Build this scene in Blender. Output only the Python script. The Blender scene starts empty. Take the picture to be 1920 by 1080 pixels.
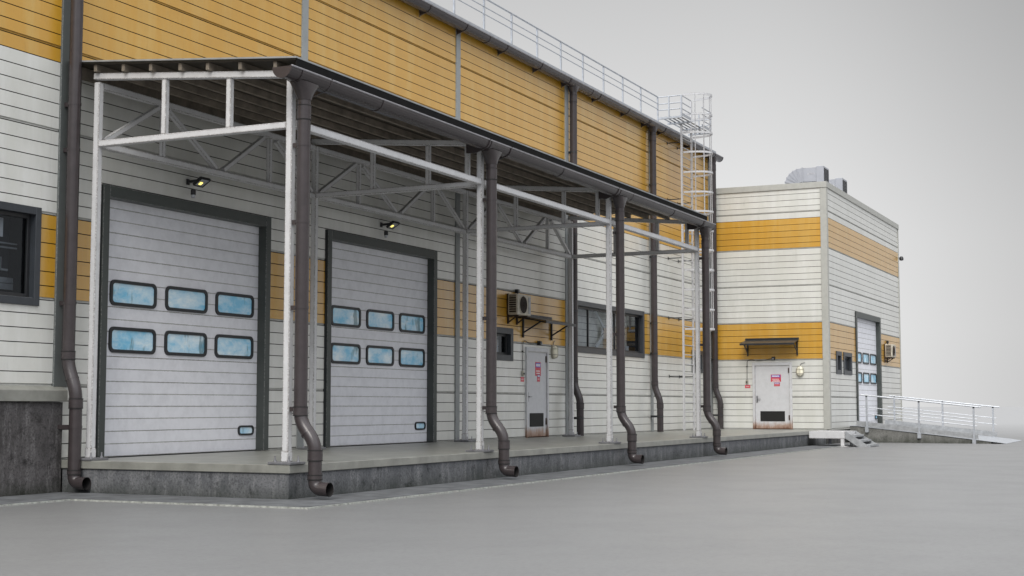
import bpy, bmesh, math, random
from mathutils import Vector, Matrix
random.seed(7)
D = bpy.data
S = bpy.context.scene
COL = S.collection
PI = math.pi
rad = math.radians

# ------------------------------------------------------------------ materials
class NT:
    def __init__(s, name):
        s.m = D.materials.new(name); s.m.use_nodes = True
        s.t = s.m.node_tree; s.n = s.t.nodes; s.l = s.t.links
        s.b = s.n['Principled BSDF']
        g = s.n.new('ShaderNodeNewGeometry'); s.pos = g.outputs['Position']
    def link(s, a, b): s.l.new(a, b)
    def mapped(s, scale, loc=(0, 0, 0)):
        mp = s.n.new('ShaderNodeMapping'); mp.inputs['Scale'].default_value = scale
        mp.inputs['Location'].default_value = loc
        s.link(s.pos, mp.inputs['Vector']); return mp.outputs['Vector']
    def noise(s, scale, detail=4, rough=.6, vec=None, dist=0.0):
        t = s.n.new('ShaderNodeTexNoise'); t.inputs['Scale'].default_value = scale
        t.inputs['Detail'].default_value = detail; t.inputs['Roughness'].default_value = rough
        t.inputs['Distortion'].default_value = dist
        s.link(vec if vec is not None else s.pos, t.inputs['Vector']); return t.outputs['Fac']
    def ramp(s, fac, stops):
        r = s.n.new('ShaderNodeValToRGB'); e = r.color_ramp.elements
        while len(e) > 1: e.remove(e[-1])
        e[0].position = stops[0][0]; e[0].color = _c(stops[0][1])
        for p, c in stops[1:]:
            x = e.new(p); x.color = _c(c)
        s.link(fac, r.inputs['Fac']); return r.outputs['Color']
    def mix(s, fac, a, b, mode='MIX'):
        m = s.n.new('ShaderNodeMix'); m.data_type = 'RGBA'; m.blend_type = mode
        for key, v in (('Factor', fac), ('A', a), ('B', b)):
            i = [k for k in m.inputs if k.name == key and (k.type == ('VALUE' if key == 'Factor' else 'RGBA'))][0]
            if isinstance(v, (int, float)): i.default_value = v
            elif isinstance(v, tuple): i.default_value = _c(v)
            else: s.link(v, i)
        return [o for o in m.outputs if o.type == 'RGBA'][0]
    def math(s, op, a, b=None, clamp=False):
        m = s.n.new('ShaderNodeMath'); m.operation = op; m.use_clamp = clamp
        for i, v in enumerate((a, b)):
            if v is None: continue
            if isinstance(v, (int, float)): m.inputs[i].default_value = v
            else: s.link(v, m.inputs[i])
        return m.outputs[0]
    def bump(s, h, strength=.2, dist=.01):
        b = s.n.new('ShaderNodeBump'); b.inputs['Strength'].default_value = strength
        b.inputs['Distance'].default_value = dist
        s.link(h, b.inputs['Height']); s.link(b.outputs['Normal'], s.b.inputs['Normal'])
    def set(s, col=None, rough=None, metal=None, spec=None):
        if col is not None:
            if isinstance(col, tuple): s.b.inputs['Base Color'].default_value = _c(col)
            else: s.link(col, s.b.inputs['Base Color'])
        if rough is not None:
            if isinstance(rough, (int, float)): s.b.inputs['Roughness'].default_value = rough
            else: s.link(rough, s.b.inputs['Roughness'])
        if metal is not None: s.b.inputs['Metallic'].default_value = metal
        if spec is not None: s.b.inputs['Specular IOR Level'].default_value = spec
    def edge(s, r=.012):
        bv = s.n.new('ShaderNodeBevel'); bv.samples = 4; bv.inputs['Radius'].default_value = r
        g = s.n.new('ShaderNodeNewGeometry')
        d = s.n.new('ShaderNodeVectorMath'); d.operation = 'DOT_PRODUCT'
        s.link(bv.outputs['Normal'], d.inputs[0]); s.link(g.outputs['Normal'], d.inputs[1])
        return s.math('SUBTRACT', 1.0, d.outputs['Value'], True)
def _c(c):
    if isinstance(c, (int, float)): return (c, c, c, 1)
    return (c[0], c[1], c[2], 1)
def sc(c, k): return tuple(x * k for x in c)

def mat_clad(name, base, pale, rough=.42, spec=.5, dirt=.35):
    t = NT(name)
    streak = t.noise(1.0, 5, .65, t.mapped((2.6, 2.6, .35)))
    blot = t.noise(.55, 6, .7)
    fine = t.noise(7, 5, .7, t.mapped((1, 1, .55)))
    c = t.mix(t.ramp(streak, [(.45, 0), (.72, 1)]), base, pale)
    sep = t.n.new('ShaderNodeSeparateXYZ'); t.link(t.pos, sep.inputs[0])
    bd = t.math('FLOOR', t.math('DIVIDE', t.math('SUBTRACT', sep.outputs['Z'], .523), .2147))
    pn = t.math('FLOOR', t.math('DIVIDE', t.math('ADD', sep.outputs['X'], .03), 6.46))
    wn = t.n.new('ShaderNodeTexWhiteNoise'); wn.noise_dimensions = '2D'
    cb = t.n.new('ShaderNodeCombineXYZ'); t.link(bd, cb.inputs[0]); t.link(pn, cb.inputs[1]); t.link(cb.outputs[0], wn.inputs['Vector'])
    c = t.mix(t.math('MULTIPLY', wn.outputs['Value'], .16), c, sc(base, .70))
    c = t.mix(t.math('MULTIPLY', t.ramp(blot, [(.45, 0), (.75, 1)]), dirt), c, sc(base, .62))
    drip = t.noise(1.0, 6, .7, t.mapped((7, 7, .25), (3, 1, 0)))
    c = t.mix(t.math('MULTIPLY', t.ramp(drip, [(.60, 0), (.72, 1)]), .22), c, sc(base, .5))
    c = t.mix(t.math('MULTIPLY', t.ramp(fine, [(.58, 0), (.78, 1)]), .30), c, sc(base, .55))
    t.set(c, t.math('ADD', t.math('MULTIPLY', blot, .25), rough - .12), spec=spec)
    t.b.inputs['Coat Weight'].default_value = .9; t.b.inputs['Coat Roughness'].default_value = .24; t.b.inputs['Coat IOR'].default_value = 1.85
    t.bump(fine, .08, .01)
    return t.m

def mat_paint(name, base, chip=(.06, .045, .035), chips=.5, rough=.5, spec=.4, er=.014, rust=None):
    t = NT(name)
    n = t.noise(5, 5, .7); f = t.noise(38, 3, .7)
    c = t.mix(t.ramp(n, [(.42, 0), (.75, .5)]), base, sc(base, .72))
    e = t.edge(er)
    m = t.ramp(t.math('ADD', t.math('MULTIPLY', t.ramp(e, [(0, 0), (.10, 1)]), .34), f), [(.80 - chips * .08, 0), (.86 - chips * .08, 1)])
    c = t.mix(m, c, chip)
    t.set(c, rough, spec=spec); t.bump(f, .1, .006)
    return t.m

def mat_plain(name, base, rough=.5, metal=0, spec=.5, var=.25, scale=6):
    t = NT(name)
    n = t.noise(scale, 5, .65)
    t.set(t.mix(t.ramp(n, [(.35, 0), (.75, 1)]), sc(base, 1 + var * .3), sc(base, 1 - var)), rough, metal, spec)
    t.bump(t.noise(scale * 9, 2), .06, .004)
    return t.m

def mat_concrete(name, dark, light, moss=True):
    t = NT(name)
    st = t.noise(1.0, 8, .75, t.mapped((5.0, 5.0, .7)))
    bl = t.noise(1.0, 9, .78, t.mapped((1.8, 1.8, 1.3))); gr = t.noise(30, 7, .8)
    mid = tuple(a * .55 + b * .45 for a, b in zip(dark, light))
    c = t.mix(t.ramp(bl, [(.36, 0), (.64, 1)]), dark, mid)
    c = t.mix(t.math('MULTIPLY', t.ramp(st, [(.50, 0), (.68, 1)]), t.ramp(gr, [(.35, .35), (.6, 1)])), c, light)
    c = t.mix(t.ramp(gr, [(.36, .75), (.52, 0)]), c, sc(dark, .5))
    c = t.mix(t.ramp(t.noise(3.1, 8, .8), [(.34, .9), (.46, 0)]), c, sc(dark, .35))
    if moss:
        sep = t.n.new('ShaderNodeSeparateXYZ'); t.link(t.pos, sep.inputs[0])
        low = t.ramp(t.math('ADD', sep.outputs['Z'], t.math('MULTIPLY', bl, .5)), [(.22, .6), (.50, 0)])
        c = t.mix(low, c, (.020, .026, .016))
    t.set(c, .9, spec=.25); t.bump(gr, .45, .015)
    return t.m

WHITE = (.63, .63, .585); YELLOW = (.555, .290, .020)
M = {}
M['white_clad'] = mat_clad('white_cladding_paint', WHITE, (.70, .70, .67), .40, .5)
M['yellow_clad'] = mat_clad('yellow_cladding_paint', YELLOW, (.575, .355, .075), .38, .55, .3)
M['seam'] = mat_plain('white_joint_strip', (.42, .42, .39), .6)
M['seam_y'] = mat_plain('yellow_joint_strip', (.36, .20, .03), .6)
M['groove_dirt_shade'] = mat_plain('dark_joint_dirt_shade', (.03, .027, .022), .8, spec=.2)  # dark groove colour paints in dirt and the shadow between boards
M['trim'] = mat_paint('grey_trim_paint', (.27, .285, .285), (.10, .10, .095), .2, .45)
M['darktrim'] = mat_paint('dark_corner_trim_paint', (.10, .11, .107), (.28, .28, .27), .25, .45)
M['anxtrim'] = mat_paint('stone_grey_trim_paint', (.40, .40, .37), (.16, .16, .15), .15, .5)
M['doorframe'] = mat_paint('dark_green_grey_frame_paint', (.058, .066, .062), (.30, .30, .29), .25, .42)
M['steel'] = mat_paint('chipped_white_steel_paint', (.57, .57, .575), (.13, .115, .10), .85, .5, er=.032)
M['galv'] = mat_plain('galvanised_steel', (.46, .48, .51), .38, .45, var=.25, scale=9)
M['duct'] = mat_plain('bright_duct_sheet', (.36, .37, .40), .45, .2, var=.12, scale=3)
M['ladder'] = mat_paint('pale_ladder_paint', (.50, .50, .51), (.16, .15, .15), .6, .5, er=.015)
M['galv_dull'] = mat_plain('dull_zinc_sheet', (.36, .37, .38), .5, .35, var=.35)
M['plate'] = mat_plain('grimy_base_plate_steel', (.20, .20, .21), .5, .3, var=.4)
M['bolt'] = mat_plain('zinc_bolt_steel', (.35, .35, .37), .35, .8)
M['purlin'] = mat_plain('weathered_timber_brown', (.21, .18, .145), .75, spec=.2, var=.45, scale=4)
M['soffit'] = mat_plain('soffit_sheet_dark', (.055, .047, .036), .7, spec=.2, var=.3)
M['pipe'] = mat_plain('brown_painted_pipe', (.044, .036, .037), .27, 0, .5, var=.2)
M['pipe_dark'] = mat_plain('pipe_near_black', (.008, .007, .007), .8)  # near-black, used for the outlet bore and the seal rings
M['roofsheet'] = mat_plain('roof_edge_metal', (.33, .345, .35), .4, .3)
M['fascia'] = mat_plain('fascia_shade_black', (.012, .012, .012), .9, spec=.1)  # black colour stands in for the shadowed gap under the roof edge
M['lip'] = mat_plain('gutter_lip_sky_sheen', (.30, .29, .31), .3, .5)  # lip painted paler than the gutter, imitating its reflection of the sky
M['roller'] = mat_paint('roller_door_lilac_white', (.73, .735, .77), (.25, .24, .22), .05, .45)
M['rubber'] = mat_plain('black_rubber_seal', (.014, .016, .018), .45)
M['winframe'] = mat_plain('anthracite_window_frame', (.036, .041, .048), .4, var=.2)
M['concrete'] = mat_concrete('stained_plinth_concrete', (.088, .092, .10), (.25, .25, .255))
M['concrete_l'] = mat_concrete('old_foundation_concrete', (.055, .051, .051), (.22, .21, .21))
M['ramp_con'] = mat_concrete('ramp_wall_concrete', (.13, .13, .12), (.30, .295, .28))
M['slab'] = mat_plain('screed_slab_grey', (.235, .235, .21), .38, spec=.65, var=.35, scale=2.2)
M['apron'] = mat_plain('apron_concrete_grey', (.125, .13, .135), .8, spec=.2, var=.5, scale=2.5)
M['blackmetal'] = mat_plain('black_powder_coat', (.018, .019, .021), .4)
M['awning'] = mat_plain('charcoal_sheet_metal', (.030, .033, .037), .35, .2)
M['vent'] = mat_plain('black_louvre', (.007, .007, .007), .6)
M['acbody'] = mat_plain('aged_beige_casing', (.50, .46, .38), .5, var=.35, scale=8)
M['acdark'] = mat_plain('rusted_dark_fins', (.020, .013, .008), .7)
M['rustbracket'] = mat_plain('rusty_brown_bracket', (.035, .020, .012), .7)
M['red'] = mat_plain('red_sign_enamel', (.56, .06, .085), .4, var=.15, scale=20)
M['blue'] = mat_plain('blue_sign_band', (.06, .07, .45), .4, var=.1, scale=20)
M['signwhite'] = mat_plain('white_sign_print', (.78, .76, .76), .5, var=.05)
M['cable'] = mat_plain('dark_cable', (.05, .048, .042), .6)
M['cream'] = mat_plain('cream_lamp_glass', (.88, .84, .68), .25, var=.1)
M['cage'] = mat_plain('lamp_guard_metal', (.42, .40, .33), .45, .3)
M['hinge'] = mat_plain('rusty_hinge', (.055, .035, .028), .6)
M['inner'] = mat_plain('inner_reflection_boards', (.78, .75, .67), .8, var=.2)  # pale boards inside stand in for cladding reflected in the panes
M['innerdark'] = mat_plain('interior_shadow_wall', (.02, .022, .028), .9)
M['paper'] = mat_plain('white_card', (.8, .8, .8), .7, var=.03)
M['edgepaint'] = mat_plain('worn_edge_paint', (.36, .37, .34), .7, var=.7, scale=14)

def _door():
    t = NT('rust_stained_door_paint')
    sep = t.n.new('ShaderNodeSeparateXYZ'); t.link(t.pos, sep.inputs[0])
    st = t.noise(1.0, 6, .7, t.mapped((9, 9, 1.2))); bl = t.noise(6, 6, .75)
    low = t.math('SUBTRACT', 1.0, t.math('MULTIPLY', t.math('SUBTRACT', sep.outputs['Z'], .5), 2.0), True)
    f = t.math('MULTIPLY', low, t.math('ADD', st, t.math('MULTIPLY', bl, .6)))
    e = t.edge(.05)
    f2 = t.math('ADD', f, t.math('MULTIPLY', t.math('MULTIPLY', t.ramp(e, [(0, 0), (.3, 1)]), bl), .9))
    c = t.mix(t.ramp(bl, [(.4, 0), (.8, .5)]), (.55, .555, .57), (.40, .40, .41))
    c = t.mix(t.ramp(f2, [(.36, 0), (.60, .8)]), c, (.30, .17, .10))
    c = t.mix(t.ramp(f2, [(.62, 0), (.85, .85)]), c, (.12, .045, .02))
    t.set(c, .5); t.bump(bl, .1, .004); return t.m
M['door'] = _door()

def _sky_pane():
    t = NT('painted_sky_reflection_pane')
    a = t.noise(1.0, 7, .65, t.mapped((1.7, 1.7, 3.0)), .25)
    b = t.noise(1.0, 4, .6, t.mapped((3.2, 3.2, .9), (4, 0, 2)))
    c = t.mix(t.ramp(a, [(.36, 0), (.64, 1)]), (.20, .56, .80), (.76, .88, .93))  # reflected sky and clouds painted into the pane colour
    c = t.mix(t.ramp(b, [(.585, 0), (.65, .75)]), c, (.10, .20, .23))  # dark streaks painted in as tree reflections
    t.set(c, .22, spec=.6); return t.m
M['sky_pane'] = _sky_pane()

def _glass():
    t = NT('window_glass')
    t.n.remove(t.b)
    out = [n for n in t.n if n.type == 'OUTPUT_MATERIAL'][0]
    g = t.n.new('ShaderNodeBsdfGlossy'); g.inputs['Roughness'].default_value = .02
    g.inputs['Color'].default_value = (.8, .85, .9, 1)
    tr = t.n.new('ShaderNodeBsdfTransparent'); tr.inputs['Color'].default_value = (.70, .74, .78, 1)
    fr = t.n.new('ShaderNodeFresnel'); fr.inputs['IOR'].default_value = 1.45
    mx = t.n.new('ShaderNodeMixShader')
    t.link(fr.outputs[0], mx.inputs[0]); t.link(tr.outputs[0], mx.inputs[1]); t.link(g.outputs[0], mx.inputs[2])
    t.link(mx.outputs[0], out.inputs['Surface']); return t.m
M['glass'] = _glass()

def _led():
    t = NT('lit_led_chip')
    t.set((.9, .85, .4), .4)
    t.b.inputs['Emission Color'].default_value = (1, .78, .16, 1)
    t.b.inputs['Emission Strength'].default_value = 1.5
    return t.m
M['led'] = _led()

def _ground():
    t = NT('yard_screed_ground')
    n1 = t.noise(.05, 5, .6, t.mapped((1, 2.2, 1))); n2 = t.noise(.6, 6, .7); n3 = t.noise(16, 7, .8)
    sep = t.n.new('ShaderNodeSeparateXYZ'); t.link(t.pos, sep.inputs[0])
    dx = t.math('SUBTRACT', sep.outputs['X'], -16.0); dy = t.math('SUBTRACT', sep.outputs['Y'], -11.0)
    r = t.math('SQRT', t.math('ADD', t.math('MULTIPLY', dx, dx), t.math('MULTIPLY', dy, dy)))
    c = t.mix(t.ramp(n1, [(.35, 0), (.7, 1)]), (.172, .172, .171), (.190, .190, .189))
    c = t.mix(t.math('MULTIPLY', t.ramp(n2, [(.45, 0), (.8, 1)]), .30), c, (.095, .095, .094))
    c = t.mix(t.math('MULTIPLY', t.ramp(n3, [(.46, 0), (.66, 1)]), .38), c, (.07, .07, .07))
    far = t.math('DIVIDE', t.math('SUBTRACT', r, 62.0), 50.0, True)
    c = t.mix(far, c, (.28, .28, .28))  # paler with distance, painting a hazy fade into the horizon sky
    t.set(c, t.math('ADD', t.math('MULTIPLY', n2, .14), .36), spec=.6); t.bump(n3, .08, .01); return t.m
M['ground'] = _ground()

# ------------------------------------------------------------------ mesh builder
class MB:
    def __init__(s): s.v = []; s.f = []; s.mi = []; s.sm = []
    def poly(s, pts, m=0, smooth=False):
        b = len(s.v); s.v += [tuple(p) for p in pts]
        s.f.append(tuple(range(b, b + len(pts)))); s.mi.append(m); s.sm.append(smooth)
    def box(s, x0, x1, y0, y1, z0, z1, m=0):
        if x0 > x1: x0, x1 = x1, x0
        if y0 > y1: y0, y1 = y1, y0
        if z0 > z1: z0, z1 = z1, z0
        b = len(s.v)
        s.v += [(x0, y0, z0), (x1, y0, z0), (x1, y1, z0), (x0, y1, z0), (x0, y0, z1), (x1, y0, z1), (x1, y1, z1), (x0, y1, z1)]
        for q in ((0, 3, 2, 1), (4, 5, 6, 7), (0, 1, 5, 4), (1, 2, 6, 5), (2, 3, 7, 6), (3, 0, 4, 7)):
            s.f.append(tuple(b + i for i in q)); s.mi.append(m); s.sm.append(False)
        return s
    def beam(s, p, q, w, h, m=0, up=(0, 0, 1)):
        p = Vector(p); q = Vector(q); d = (q - p).normalized(); u = Vector(up)
        if abs(d.dot(u)) > .98: u = Vector((0, 1, 0))
        a = d.cross(u).normalized(); b_ = a.cross(d).normalized()
        c = [a * (i * w / 2) + b_ * (j * h / 2) for i, j in ((-1, -1), (1, -1), (1, 1), (-1, 1))]
        b = len(s.v); s.v += [tuple(p + k) for k in c] + [tuple(q + k) for k in c]
        for f in ((0, 3, 2, 1), (4, 5, 6, 7), (0, 1, 5, 4), (1, 2, 6, 5), (2, 3, 7, 6), (3, 0, 4, 7)):
            s.f.append(tuple(b + i for i in f)); s.mi.append(m); s.sm.append(False)
        return s
    def tube(s, path, r, n=12, m=0, caps=True, radii=None):
        P = [Vector(p) for p in path]; k = len(P); rings = []
        d0 = (P[1] - P[0]).normalized()
        u = Vector((0, 0, 1)) if abs(d0.z) < .9 else Vector((0, 1, 0))
        for i in range(k):
            d = ((P[min(i + 1, k - 1)] - P[i]).normalized() + (P[i] - P[max(i - 1, 0)]).normalized())
            d = d.normalized() if d.length > 1e-6 else d0
            a = d.cross(u)
            if a.length < 1e-4: a = d.cross(Vector((1, 0, 0)))
            a.normalize(); b_ = a.cross(d).normalized(); u = b_
            rr = radii[i] if radii else r
            base = len(s.v)
            for j in range(n):
                t = 2 * PI * j / n
                s.v.append(tuple(P[i] + a * (rr * math.cos(t)) + b_ * (rr * math.sin(t))))
            rings.append(base)
        for i in range(k - 1):
            for j in range(n):
                j2 = (j + 1) % n
                s.f.append((rings[i] + j, rings[i] + j2, rings[i + 1] + j2, rings[i + 1] + j)); s.mi.append(m); s.sm.append(True)
        if caps:
            s.f.append(tuple(rings[0] + j for j in range(n - 1, -1, -1))); s.mi.append(m); s.sm.append(False)
            s.f.append(tuple(rings[-1] + j for j in range(n))); s.mi.append(m); s.sm.append(False)
        return s
    def prism(s, pts2, axis, a0, a1, m=0, smooth=False):
        """extrude a polygon given in the other two axes along axis x or y"""
        def mk(p, a):
            return (a, p[0], p[1]) if axis == 'x' else ((p[0], a, p[1]) if axis == 'y' else (p[0], p[1], a))
        n = len(pts2); b = len(s.v)
        s.v += [mk(p, a0) for p in pts2] + [mk(p, a1) for p in pts2]
        for i in range(n):
            j = (i + 1) % n
            s.f.append((b + i, b + j, b + n + j, b + n + i)); s.mi.append(m); s.sm.append(smooth)
        s.f.append(tuple(b + i for i in range(n - 1, -1, -1))); s.mi.append(m); s.sm.append(False)
        s.f.append(tuple(b + n + i for i in range(n))); s.mi.append(m); s.sm.append(False)
        return s
    def build(s, name, mats, parent=None, bevel=0, angle=40):
        if not isinstance(mats, (list, tuple)): mats = [mats]
        off = Vector((0, 0, 0)); p = parent
        while p: off += p.location; p = p.parent
        me = D.meshes.new(name)
        me.from_pydata([(Vector(v) - off) for v in s.v], [], s.f)
        for m in mats: me.materials.append(M[m] if isinstance(m, str) else m)
        for i, p in enumerate(me.polygons): p.material_index = s.mi[i]; p.use_smooth = s.sm[i]
        bm = bmesh.new(); bm.from_mesh(me)
        bmesh.ops.recalc_face_normals(bm, faces=bm.faces)
        if bevel:
            ed = [e for e in bm.edges if len(e.link_faces) == 2 and e.calc_face_angle(0) > rad(50)]
            if ed: bmesh.ops.bevel(bm, geom=ed, offset=bevel, segments=1, affect='EDGES')
        bm.to_mesh(me); bm.free()
        if any(s.sm): me.set_sharp_from_angle(angle=rad(angle))
        o = D.objects.new(name, me); COL.objects.link(o)
        if parent: o.parent = parent
        return o
def tag(o, label, cat, group=None, kind=None):
    if label: o['label'] = label
    if cat: o['category'] = cat
    if group: o['group'] = group
    if kind: o['kind'] = kind
    return o
def thing(name, loc, label, cat, group=None):
    o = D.objects.new(name, None); COL.objects.link(o); o.location = loc
    o.empty_display_size = .3
    return tag(o, label, cat, group)
def copy_tree(o, parent=None):
    c = o.copy(); COL.objects.link(c)
    if parent: c.parent = parent
    for ch in list(o.children): copy_tree(ch, c)
    return c
def fillet(pts, r, n=5):
    P = [Vector(p) for p in pts]; out = [P[0]]
    for i in range(1, len(P) - 1):
        a = (P[i - 1] - P[i]); b = (P[i + 1] - P[i])
        rr = min(r, a.length * .48, b.length * .48)
        p0 = P[i] + a.normalized() * rr; p1 = P[i] + b.normalized() * rr
        for k in range(n + 1):
            t = k / n
            out.append(p0 * (1 - t) ** 2 + P[i] * 2 * t * (1 - t) + p1 * t ** 2)
    out.append(P[-1]); return out

# ------------------------------------------------------------------ cladding
ZB, PB = .523, .2147
SEAMS = (5, 11, 17, 23, 29, 35, 41)
def zk(k): return ZB + PB * k
def clad_rect(mb, axis, a0, a1, z0, z1, plane, sgn, yellow):
    """boards with recessed grooves; material 0 white 1 yellow 2 gasket 3 seam strip; plane offset outwards along sgn"""
    segs = []  # (za, offa, zb, offb, mat)
    k = int(math.floor((z0 - ZB) / PB + 1e-6))
    while zk(k) < z1 - 1e-6:
        b = zk(k); t = zk(k + 1); mt = 1 if yellow(b + PB / 2) else 0
        d = .022; ms = 4 if (yellow(b + PB / 2) and yellow(b - PB / 2)) else 3
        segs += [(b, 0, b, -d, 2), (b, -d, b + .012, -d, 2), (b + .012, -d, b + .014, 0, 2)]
        f = b + .014
        if k in SEAMS:
            segs += [(f, 0, f, -.010, ms), (f, -.010, f + .014, -.010, ms), (f + .014, -.010, f + .017, -.015, ms), (f + .017, -.015, f + .034, -.015, ms), (f + .034, -.015, f + .036, 0, ms)]
            f += .036
        segs.append((f, 0, t, 0, mt)); k += 1
    for za, oa, zb, ob, mt in segs:
        if zb <= z0 and za <= z0: continue
        if za >= z1: continue
        if za < z0: za = z0
        if zb > z1: zb = z1
        if abs(zb - za) < 1e-7 and abs(oa - ob) < 1e-7: continue
        ya = plane + sgn * oa; yb = plane + sgn * ob
        if axis == 'x': mb.poly([(a0, ya, za), (a1, ya, za), (a1, yb, zb), (a0, yb, zb)], mt)
        else: mb.poly([(ya, a0, za), (ya, a1, za), (yb, a1, zb), (yb, a0, zb)], mt)
def clad_wall(mb, axis, a0, a1, zlo, zhi, plane, sgn, yellow, holes):
    xs = sorted(set([a0, a1] + [h[i] for h in holes for i in (0, 1) if a0 < h[i] < a1]))
    for u, v in zip(xs[:-1], xs[1:]):
        mid = (u + v) / 2; iv = [(zlo(mid) if callable(zlo) else zlo, zhi)]
        for h in holes:
            if h[0] < mid < h[1]:
                nv = []
                for a, b in iv:
                    if h[2] > a: nv.append((a, min(b, h[2])))
                    if h[3] < b: nv.append((max(a, h[3]), b))
                iv = [q for q in nv if q[1] - q[0] > 1e-4]
        for a, b in iv: clad_rect(mb, axis, u, v, a, b, plane, sgn, yellow)

YW = 4.15; XA = 32.45; ZT = .504
Y_main = lambda z: (zk(11) < z < zk(17)) or z > zk(28)
Y_anx = lambda z: (zk(11) < z < zk(17)) or (zk(29) < z < zk(34))

# ------------------------------------------------------------------ setting
g = MB(); R_ = 1500
ring = [0, 15, 30, 45, 60, 75, 90, 110, 140, 200, 400, 1500]
n = 48; cx, cy = -16.0, -11.0
g.v.append((cx, cy, 0))
for r in ring[1:]:
    for j in range(n):
        a = 2 * PI * j / n; g.v.append((cx + r * math.cos(a), cy + r * math.sin(a), 0))
for j in range(n):
    g.f.append((0, 1 + j, 1 + (j + 1) % n)); g.mi.append(0); g.sm.append(False)
for k in range(len(ring) - 2):
    for j in range(n):
        a = 1 + k * n; j2 = (j + 1) % n
        g.f.append((a + j, a + n + j, a + n + j2, a + j2)); g.mi.append(0); g.sm.append(False)
tag(g.build('ground', 'ground'), None, None, kind='structure')

ap = MB(); T = .028
for x0, x1, y0, y1 in ((-9, -1.12, 2.88, 4.05), (-1.12, -.002, -1.04, 4.05), (-.002, 31.9, -1.04, .01)):
    ap.box(x0, x1, y0, y1, -.05, T, 0)
for x0, x1, y0, y1 in ((-9, -1.15, 2.85, 2.88), (-1.15, -1.12, -1.07, 2.88), (-1.12, 31.9, -1.07, -1.04)):
    ap.box(x0, x1, y0, y1, -.05, T - .006, 1)
tag(ap.build('pavement', ['apron', 'edgepaint']), None, None, kind='structure')

# ------------------------------------------------------------------ main warehouse
wh = thing('warehouse', (16, YW, 0), 'long warehouse with yellow upper cladding over white boards, behind the loading canopy', 'warehouse')
ROLL = [(0.0, 0.0), (6.5, 0.0)]
holes = [(.95 + d, 5.20 + d, .5, 4.62) for d, _ in ROLL] + [(-3.3, -.63, 2.91, 4.15), (19.80, 25.38, 2.88, 4.15), (14.90, 15.82, 2.52, 3.16), (30.25, 31.22, 2.53, 3.12), (16.78, 17.98, .5, 2.68)]
mb = MB()
clad_wall(mb, 'x', -10, XA + .1, lambda x: 1.60 if x < 0 else .5, 10.39, YW, -1, Y_main, holes)
# solid backing so that nothing shines through
mb.build('wall', ['white_clad', 'yellow_clad', 'groove_dirt_shade', 'seam', 'seam_y'], wh)
bk = MB()
bk.box(-10, XA + .35, 5.6, 5.7, 0, 10.38); bk.box(-10.02, -9.98, YW + .03, 5.6, 0, 10.38)
bk.box(XA + .1, XA + .35, YW, 24, 0, 10.38)
bk.build('inner_wall', 'innerdark', wh)
rf = MB(); rf.box(-10, XA + .35, 4.02, 24, 10.40, 10.46); rf.box(-10, XA + .35, 4.02, 4.05, 10.26, 10.398)
rf.build('roof', 'galv', wh)
fd = MB(); fd.box(-10, -.01, 4.09, 4.3, 0, 1.37)
fd.build('foundation', 'concrete_l', wh)
lg = MB(); lg.prism([(4.22, 1.38), (4.02, 1.38), (4.02, 1.545), (4.145, 1.61), (4.22, 1.61)], 'x', -10, .02)
lg.build('ledge', M['slab'], wh, bevel=.006)
for X, w, z0 in ((-.03, .30, 1.60), (6.44, .21, ZT), (12.90, .21, ZT), (19.38, .21, ZT), (26.15, .21, ZT), (32.32, .22, ZT)):
    t = MB(); t.box(X - w / 2, X + w / 2, YW - .028, YW + .02, z0, 10.27)
    t.build('trim', 'darktrim' if X < 0 else 'trim', wh, bevel=.006)
for a, b in ((.02, .80), (5.36, 7.30), (11.86, 16.70), (18.06, XA)):
    tr = MB(); tr.box(a, b, YW - .012, YW + .02, ZT, .522); tr.build('base_flashing', 'anxtrim', wh)

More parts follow.
